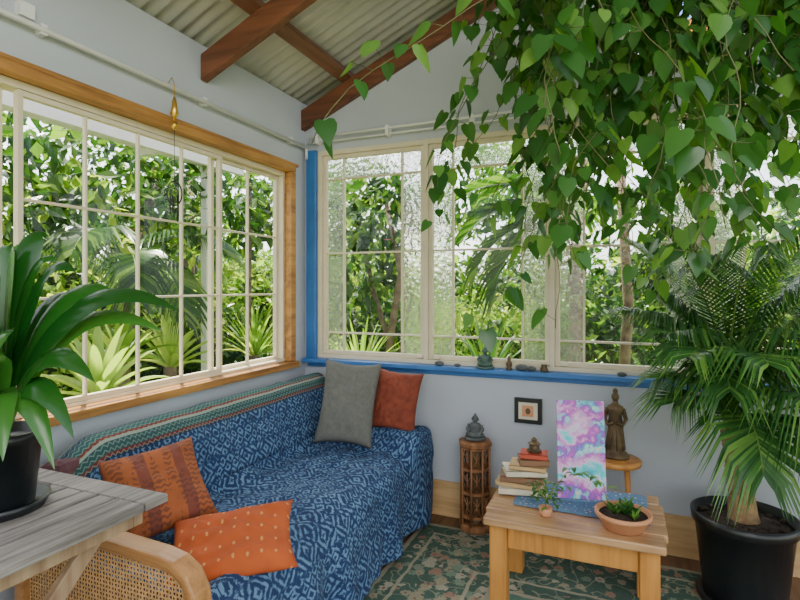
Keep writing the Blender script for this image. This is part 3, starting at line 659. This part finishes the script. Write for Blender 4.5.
for k in range(160):
    s=random.random()**.8
    if k<16: s=random.uniform(0,.22)
    base=V((1.58,-1.32,0)).lerp(V((2.62,-.88,0)),s)+F*random.uniform(-.34,.45)
    zt=random.uniform(2.30,2.85)
    r_=random.random(); bz=botz(s)+(abs(random.gauss(0,.18)) if r_<.34 else random.uniform(.2,1.0))
    top=V((base.x,base.y,zt)); P=[bk+V((0,0,.06)),bk.lerp(top,.5)+Z*.12,top]
    p=top.copy(); dx,dy=random.uniform(-.3,.3),random.uniform(-.3,.3)
    while p.z>bz:
        dx+=random.uniform(-.42,.42); dy+=random.uniform(-.42,.42); dx*=.86; dy*=.86
        p=p+V((dx*.05,dy*.05,-.05)); P.append(p.copy())
    g.tube(P,.0015,1,4)
    for i in range(1,len(P)):
        for rep in range(2 if i>2 else 4):
            q=P[i-1].lerp(P[i],random.random())
            if random.random()<(.26 if q.z>1.9 else .38): continue
            a=random.uniform(0,6.283); o=V((math.cos(a),math.sin(a),random.uniform(-.1,.5)))
            pl=random.uniform(.02,.07); b=q+o*pl
            g.tube([q,b],.0010,1,3)
            tip=V((math.cos(a)*.45,math.sin(a)*.45,-1+random.uniform(-.1,.5))); face=V((math.cos(a+random.uniform(-.6,.6)),math.sin(a),.45))
            if random.random()<.4: face=face*.5-F*.8+V((0,0,.3))
            heart(g,b,tip,face,random.uniform(.038,.078),0)
g.obj('vines',[m_vl,m_vstem],hv,ymax=-.11)
# ------------------------------------------------------------------ garden
g=G(); g.box((-25,-12,-.45),(25,30,-.25)); g.obj('ground',[m_ground])
garden=empty('garden_shrubbery')
def cloud(name,blobs,mat,size,core=True):
    allv=[];tot=0
    for (cx,cy,czz,rx,ry,rzz,n) in blobs:
        d=rng.normal(size=(n,3)); d/=np.linalg.norm(d,axis=1)[:,None]; r=rng.uniform(.55,1.08,size=(n,1))
        c=np.array([cx,cy,czz])+d*r*np.array([rx,ry,rzz])
        t=rng.normal(size=(n,3))+d*.5+np.array([0,0,-.5]); t/=np.linalg.norm(t,axis=1)[:,None]
        nn=rng.normal(size=(n,3))*.7+np.array([0,0,.7]); nn-=t*(nn*t).sum(1)[:,None]; nn/=np.linalg.norm(nn,axis=1)[:,None]
        s=np.cross(t,nn); L=size*rng.uniform(.6,1.4,size=(n,1))
        vv=np.stack([c,c+t*L*.5+s*L*.24+nn*L*.06,c+t*L,c+t*L*.5-s*L*.24+nn*L*.06],axis=1).reshape(-1,3); allv.append(vv); tot+=n
    v=np.concatenate(allv); me=bpy.data.meshes.new(name)
    fs=[]
    for i in range(tot): a=4*i; fs.append((a,a+1,a+2)); fs.append((a,a+2,a+3))
    me.from_pydata(v.tolist(),[],fs); me.materials.append(mat); o=bpy.data.objects.new(name,me); bpy.context.scene.collection.objects.link(o)
    o.parent=garden
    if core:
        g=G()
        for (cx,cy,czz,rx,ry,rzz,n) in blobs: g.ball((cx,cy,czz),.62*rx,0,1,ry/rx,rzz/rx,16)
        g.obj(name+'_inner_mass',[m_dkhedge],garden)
def shrub(x,y,z,r,n): return (x,y,z,r,r,r*.9,n)
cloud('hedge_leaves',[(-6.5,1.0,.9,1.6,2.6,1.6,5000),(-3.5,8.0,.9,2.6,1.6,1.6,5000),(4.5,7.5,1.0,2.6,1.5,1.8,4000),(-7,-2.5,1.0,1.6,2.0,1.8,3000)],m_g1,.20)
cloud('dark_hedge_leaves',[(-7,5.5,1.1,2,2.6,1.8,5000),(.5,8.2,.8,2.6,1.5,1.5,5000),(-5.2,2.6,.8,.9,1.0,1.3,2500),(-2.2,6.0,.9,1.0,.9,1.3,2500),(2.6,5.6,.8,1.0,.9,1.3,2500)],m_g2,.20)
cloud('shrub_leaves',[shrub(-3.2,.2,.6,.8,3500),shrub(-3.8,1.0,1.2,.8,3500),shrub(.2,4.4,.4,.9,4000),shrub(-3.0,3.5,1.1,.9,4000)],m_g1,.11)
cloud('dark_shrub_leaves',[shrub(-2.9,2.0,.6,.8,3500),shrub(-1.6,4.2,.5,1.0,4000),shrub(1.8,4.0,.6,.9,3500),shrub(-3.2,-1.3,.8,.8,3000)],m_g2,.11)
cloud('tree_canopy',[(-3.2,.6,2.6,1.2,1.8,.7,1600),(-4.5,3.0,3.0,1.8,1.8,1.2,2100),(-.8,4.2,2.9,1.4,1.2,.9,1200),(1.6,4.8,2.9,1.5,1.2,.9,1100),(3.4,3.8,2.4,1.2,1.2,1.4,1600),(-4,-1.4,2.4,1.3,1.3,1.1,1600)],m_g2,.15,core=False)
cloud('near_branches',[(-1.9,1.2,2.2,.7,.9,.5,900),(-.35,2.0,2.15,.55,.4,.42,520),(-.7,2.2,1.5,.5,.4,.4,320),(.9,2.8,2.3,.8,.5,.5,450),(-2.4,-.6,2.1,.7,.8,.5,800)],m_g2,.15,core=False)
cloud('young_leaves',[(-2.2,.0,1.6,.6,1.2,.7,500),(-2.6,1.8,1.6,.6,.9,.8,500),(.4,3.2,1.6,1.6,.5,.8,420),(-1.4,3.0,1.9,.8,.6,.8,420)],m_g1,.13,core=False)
g=G()
for pts,r in ([(-.2,1.9,-.3),(-.25,1.95,.8),(-.1,1.9,1.5),(-.3,1.95,2.3)],.05),([(-.2,1.95,.5),(.05,2.0,1.2),(.1,1.95,2.2)],.035),([(-.2,1.9,.7),(-.5,2.1,1.3),(-.8,2.2,2.4)],.03),([(-2.7,.8,-.3),(-2.6,.8,1.2),(-2.4,1.0,2.6)],.07),([(-1.5,1.4,-.3),(-1.6,1.4,1.2),(-1.5,1.3,2.4)],.04),([(1.9,1.8,-.3),(2.0,1.8,1.2),(1.9,1.8,3)],.05),([(-4,3,-.3),(-4,3,3)],.12),([(1.3,4.2,-.3),(1.5,4.2,3)],.07),([(-3.3,-1.2,-.3),(-3.5,-1.4,2.6)],.07):
    g.tube(pts,[r*(1-.15*i) for i in range(len(pts))],0,8)
g.obj('tree_trunks',[m_bark],garden)
g=G(); random.seed(4)
for k in range(14):
    c=V((-.5+random.uniform(-.4,.5),1.85+random.uniform(-.2,.3),random.uniform(1.6,2.3))) if k<7 else V((-2.2+random.uniform(-.4,.4),random.uniform(-.6,1.2),random.uniform(1.6,2.2)))
    for q_ in range(5):
        a=q_*1.257; g.strap(c,c+V((math.cos(a)*.02,math.sin(a)*.02,.015)),c+V((math.cos(a)*.045,math.sin(a)*.045,.01)),.03,0,4,.1)
g.obj('blossoms',[m_flower],garden)
def gpalm(nm,c,azs,L=1.15,dr=1.5,ymin=None):
    g=G()
    for az,el in azs: frond(g,c,az,el,L,dr,.40,32,1,0,.026,.12,.008,.4)
    g.tube([(c.x,c.y,-.3),(c.x,c.y,c.z*.5),tuple(c)],[.05,.045,.04],2,8)
    g.obj(nm,[m_g2,m_stem,m_bark],garden,ymin=ymin)
gpalm('palm_tree_a',V((1.66,1.0,1.85)),[(2.7,.9),(3.1,.5),(3.4,.8),(3.2,.1),(2.2,.8),(1.6,.7),(.3,.6),(3.0,1.2),(2.9,-.1)],.95,1.5,ymin=.25)
gpalm('palm_tree_b',V((-2.1,.35,1.6)),[(-.6,.3),(-1.0,.6),(-1.5,.5),(.2,.6),(2.5,.5),(3.5,.5),(4.2,.4),(-.2,.1)])
def rosette(name,c,n,L,w,mat):
    g=G(); c=V(c)
    for k in range(n):
        a=k*2.4; e=.25+1.1*(k/n); l=L*random.uniform(.85,1.1); d=V((math.cos(a)*math.cos(e),math.sin(a)*math.cos(e),math.sin(e)))
        g.strap(c,c+d*l*.6+Z*.06,c+d*l-Z*.12*l*(1.4-e),w,0,7,.25,pk=.35,base=.5)
    g.tube([(c.x,c.y,-.3),tuple(c+Z*.03)],.05,1,8); g.obj(name,[mat,m_bark],garden)
rosette('agave_a',(-.95,-.78,.66),24,.5,.07,m_g3); rosette('agave_b',(-1.35,.15,.70),24,.5,.07,m_g3); rosette('agave_c',(-1.3,-.35,.80),22,.42,.06,m_g1); rosette('agave_d',(-.8,-1.5,.6),20,.45,.07,m_g1)
rosette('strap_leaf_a',(-1.2,1.0,.7),40,.6,.03,m_g1); rosette('strap_leaf_b',(.9,1.4,.55),44,.6,.03,m_g2); rosette('strap_leaf_c',(-.2,1.2,.5),40,.6,.03,m_g1)
g=G(); g.box((-1.16,-2.6,2.34),(-1.12,.75,2.44)); g.box((-1.55,-2.6,2.441),(-1.12,.75,2.46))
for y in (-2.4,-1.2,0.0,.68): g.box((-1.55,y,2.38),(-1.17,y+.04,2.440))
for y in (-2.5,.68): g.box((-1.54,y,-.3),(-1.48,y+.06,2.379))
g.obj('garden_pergola',[m_white])
# ------------------------------------------------------------------ light
w=bpy.data.worlds.new('world'); bpy.context.scene.world=w; w.use_nodes=True; nt=w.node_tree; nt.nodes.clear()
sky=nd(nt,'ShaderNodeTexSky',sky_type='NISHITA',sun_disc=False,sun_elevation=math.radians(55),sun_rotation=math.radians(-40),dust_density=2.0)
hs=nd(nt,'ShaderNodeHueSaturation',{'Saturation':.25,'Color':sky.outputs[0]})
bg=nd(nt,'ShaderNodeBackground',{'Color':hs.outputs[0],'Strength':.66}); wo=nd(nt,'ShaderNodeOutputWorld'); nt.links.new(bg.outputs[0],wo.inputs[0])
sl=bpy.data.lights.new('sun','SUN'); sl.energy=25; sl.angle=math.radians(1.5); sl.color=(1,.94,.82); so_=bpy.data.objects.new('sun',sl); bpy.context.scene.collection.objects.link(so_)
so_.rotation_euler=V((.16,-.14,-1.0)).to_track_quat('-Z','Y').to_euler()
al=bpy.data.lights.new('fill_light','AREA'); al.energy=44; al.size=1.3; al.color=(1,.95,.88); ao=bpy.data.objects.new('fill_light',al); bpy.context.scene.collection.objects.link(ao)  # added fill light, unseen behind the camera, brightens the interior; no fixture there
ao.location=(2.9,-3.9,2.7); ao.rotation_euler=(V((1.2,-.6,.9))-V((2.9,-3.9,2.7))).to_track_quat('-Z','Y').to_euler()
